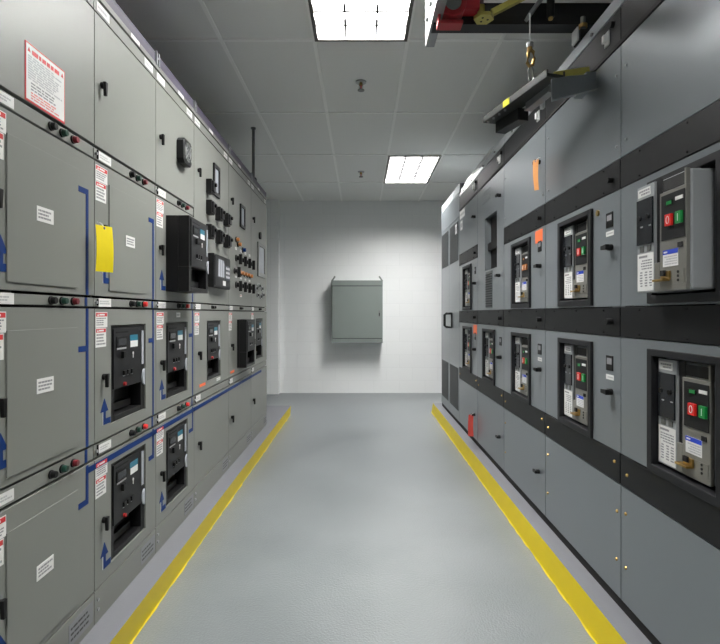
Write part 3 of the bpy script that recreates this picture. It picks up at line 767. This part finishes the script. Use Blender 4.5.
# ------------------------------------------------------------------ ceiling strut on the left gear
t = thing('support_rod', (-1.035, 4.94, 2.52), 'dark vertical rod from the ceiling down to the top of the cabinets', 'support rod')
MB().cyl(2, (-1.035, 4.94), .014, 2.55, ZC - .01, 'dull_steel', 14).build('rod', t)
MB().cyl(2, (-1.035, 4.94), .024, ZC - .012, ZC, 'dull_steel', 18).build('ceiling_flange', t)
MB().box(-1.065, -1.005, 4.91, 4.97, 2.52, 2.565, 'dark_plastic').build('foot_clamp', t, .003)

# ------------------------------------------------------------------ overhead breaker hoist
def pt(x, y, d): return ((x - VX) * d / F, d, H + (VY - y) * d / F)
t = thing('hoist_beam', (.36, 2.1, ZC), 'steel channel under the ceiling beside the bright troffer, bolts along its lit face', 'hoist beam')
MB().box(.338, .348, 2.10, 2.70, 2.672, 2.93, 'galvanized').box(.338, .385, 2.10, 2.70, 2.664, 2.674, 'galvanized').box(.378, .385, 2.10, 2.70, 2.674, 2.71, 'galvanized').build('channel', t, .001)
for y in (2.16, 2.40): MB().cyl(2, (.354, y), .006, 2.80, ZC, 'dull_steel', 10).build('hanger_rod', t)
for k in range(4):
    y = 2.60 - .13 * k
    MB().cyl(0, (y, 2.755), .014, .326, .338, 'dull_steel', 6).build('bolt', t)
t = thing('breaker_hoist', (.9, 2.5, 2.7), 'red and yellow overhead breaker hoist on a dark cross beam', 'hoist')
MB().box(.348, 1.60, 2.47, 2.55, 2.655, 2.665, 'dark_plastic').box(.348, 1.60, 2.54, 2.55, 2.665, 2.80, 'dark_plastic').box(.348, 1.60, 2.47, 2.478, 2.665, 2.70, 'dark_plastic').build('cross_beam', t, .001)
mh = MB().box(.372, .478, 2.40, 2.468, 2.622, 2.640, 'hoist_red')
mh.cyl(1, (.428, 2.71), .062, 2.385, 2.468, 'hoist_red', 24).cyl(1, (.428, 2.71), .038, 2.375, 2.385, 'dull_steel', 20)
mh.box(.478, .556, 2.40, 2.468, 2.69, 2.78, 'hoist_red').box(.36, .372, 2.40, 2.468, 2.622, 2.80, 'hoist_red')
mh.build('motor_housing', t, .004)
MB().cyl(2, (.568, 2.43), .018, 2.665, 2.72, 'hoist_yellow', 16).cyl(2, (.568, 2.43), .012, 2.72, 2.78, 'dull_steel', 12).build('swivel', t, .002)
fl = MB().cyl(2, (.578, 2.42), .048, 2.648, 2.665, 'hoist_yellow', 6)
for k in range(3): fl.cyl(2, (.578 + .018 * math.cos(k * 2.1), 2.42 + .018 * math.sin(k * 2.1)), .006, 2.6465, 2.649, 'cavity', 8)
fl.build('flange', t, .002)
MB().bar((.61, 2.40, 2.668), (1.06, 2.36, 2.88), (.012, .014), 'hoist_yellow').build('lifting_arm', t, .002)
MB().bar((.79, 2.44, 2.668), (.93, 2.44, 2.86), (.008, .035), 'galvanized', (0, 1, 0)).build('brace_plate', t, .002)
MB().cyl(2, (.893, 2.42), .018, 2.66, 3.05, 'black_plastic', 18).cyl(2, (.893, 2.42), .011, 2.648, 2.66, 'brass', 14).build('guide_post', t, .002)

# hook on its cord
hx, hy = .789, 2.40
t = thing('lifting_hook', (hx, hy, 2.63), 'brass snap hook hanging on a thin cord above the hoist carriage', 'hook')
MB().tube([(hx, hy, 2.668), (hx, hy, 2.54)], .0035, 'white_plastic', 8).build('cord', t)
m = MB().cyl(2, (hx, hy), .016, 2.508, 2.528, 'steel', 12).cyl(2, (hx, hy), .011, 2.488, 2.508, 'brass', 12)
m.tube([(hx, hy, 2.50), (hx + .016, hy, 2.485), (hx + .019, hy, 2.455), (hx + .012, hy, 2.425), (hx - .003, hy, 2.418), (hx - .013, hy, 2.435), (hx - .009, hy, 2.465), (hx - .004, hy, 2.50)], .008, 'brass', 8)
m.build('snap_hook', t, 0)
MB().tube([(hx + .004, hy, 2.43), (hx - .008, hy, 2.40), (hx - .006, hy, 2.355), (hx + .004, hy, 2.345), (hx + .016, hy, 2.355), (hx + .016, hy, 2.40), (hx + .004, hy, 2.43)], .0035, 'steel', 8).build('shackle', t)

# carriage of sheet-metal channels swung out from the head rail
t = thing('hoist_carriage', (.9, 2.3, 2.3), 'grey sheet-metal hoist carriage reaching out from the blue-grey cabinets below the hook', 'hoist carriage')
A, B = Vector((.702, 2.78, 2.300)), Vector((.842, 2.22, 2.292))
m = MB(); m.bar(A, B, (.045, .008), 'carriage_grey'); 
dv = (B - A).normalized(); sd = dv.cross(Vector((0, 0, 1))).normalized()
for s in (-1, 1): m.bar(A + sd * .042 * s + Vector((0, 0, .01)), B + sd * .042 * s + Vector((0, 0, .01)), (.004, .014), 'carriage_grey')
for k in range(4): 
    p = A + (B - A) * (.06 + .1 * k); m.cyl(2, (p.x - .03, p.y), .006, p.z - .016, p.z - .006, 'steel', 10)
m.build('boom_channel', t, .001)
MB().bar(A + (B - A) * .04 + Vector((.04, 0, -.04)), A + (B - A) * .40 + Vector((.05, 0, -.04)), (.03, .03), 'dark_plastic').build('drive_box', t, .003)
MB().bar((.805, 2.50, 2.272), (.845, 2.29, 2.275), (.006, .022), 'galvanized').bar((.812, 2.50, 2.252), (.852, 2.29, 2.255), (.02, .004), 'galvanized').build('slide_plate', t, .002)
MB().bar(B + Vector((0, .03, .012)), B + Vector((.15, .02, .03)), (.014, .014), 'hoist_yellow').build('pivot_bar', t, .002)
y = 2.155
MB().prism([(.798, 2.248), (.87, 2.262), (.98, 2.268), (.986, 2.206), (.875, 2.178), (.800, 2.160)], y, y + .008, 'paint_right', ax=1).prism([(.800, 2.160), (.875, 2.178), (.986, 2.206), (.986, 2.202), (.875, 2.173), (.800, 2.155)], y - .02, y + .008, 'paint_right', ax=1).build('mounting_plate', t, .001)
MB().box(.95, .99, 2.164, 2.30, 2.225, 2.285, 'paint_right').build('rail_bracket', t, .002)
p = A + (B - A) * .42
MB().bar(p + sd * .047 + dv * -.03 + Vector((0, 0, .008)), p + sd * .047 + dv * .03 + Vector((0, 0, .008)), (.001, .016), 'yellow_sticker').build('yellow_sticker', t)
MB().box(.855, .872, 2.43, 2.46, 2.24, 2.30, 'white_plastic').build('limit_switch', t, .002)
# clamp standing on the rail
t = thing('rail_clamp', (1.05, 2.42, 2.535), 'black and brass clamp standing on the head rail', 'clamp')
MB().box(1.015, 1.085, 2.38, 2.46, 2.535, 2.585, 'black_plastic').build('clamp_body', t, .004)
MB().cyl(2, (1.045, 2.42), .012, 2.585, 2.66, 'dull_steel', 12).cyl(2, (1.045, 2.42), .02, 2.61, 2.625, 'brass', 12).build('screw', t)
MB().box(1.005, 1.012, 2.39, 2.45, 2.537, 2.60, 'white_plastic').build('side_plate', t)

for o in C.objects:
    if '_o' in o.keys(): del o['_o']

# ------------------------------------------------------------------ camera, world, colour
w = bpy.data.worlds.new('World'); sc.world = w; w.use_nodes = True
w.node_tree.nodes['Background'].inputs['Color'].default_value = (.02, .02, .02, 1)
cam = bpy.data.cameras.new('camera'); co = bpy.data.objects.new('camera', cam); C.objects.link(co)
co.location = (0, 0, H); co.rotation_euler = (PI / 2, 0, 0)
cam.sensor_width = 36; cam.lens = 36 * F / 720
cam.shift_x = -(VX - 360) / 720; cam.shift_y = -(322 - VY) / 720
cam.clip_start = .05
sc.camera = co
vs = sc.view_settings
vs.view_transform = 'Standard'; vs.look = 'None'; vs.gamma = 1; vs.use_curve_mapping = False; vs.exposure = 0.52
sc.cycles.max_bounces = 10; sc.cycles.diffuse_bounces = 6; sc.cycles.glossy_bounces = 5
sc.cycles.use_denoising = True
sc.cycles.sample_clamp_indirect = 6
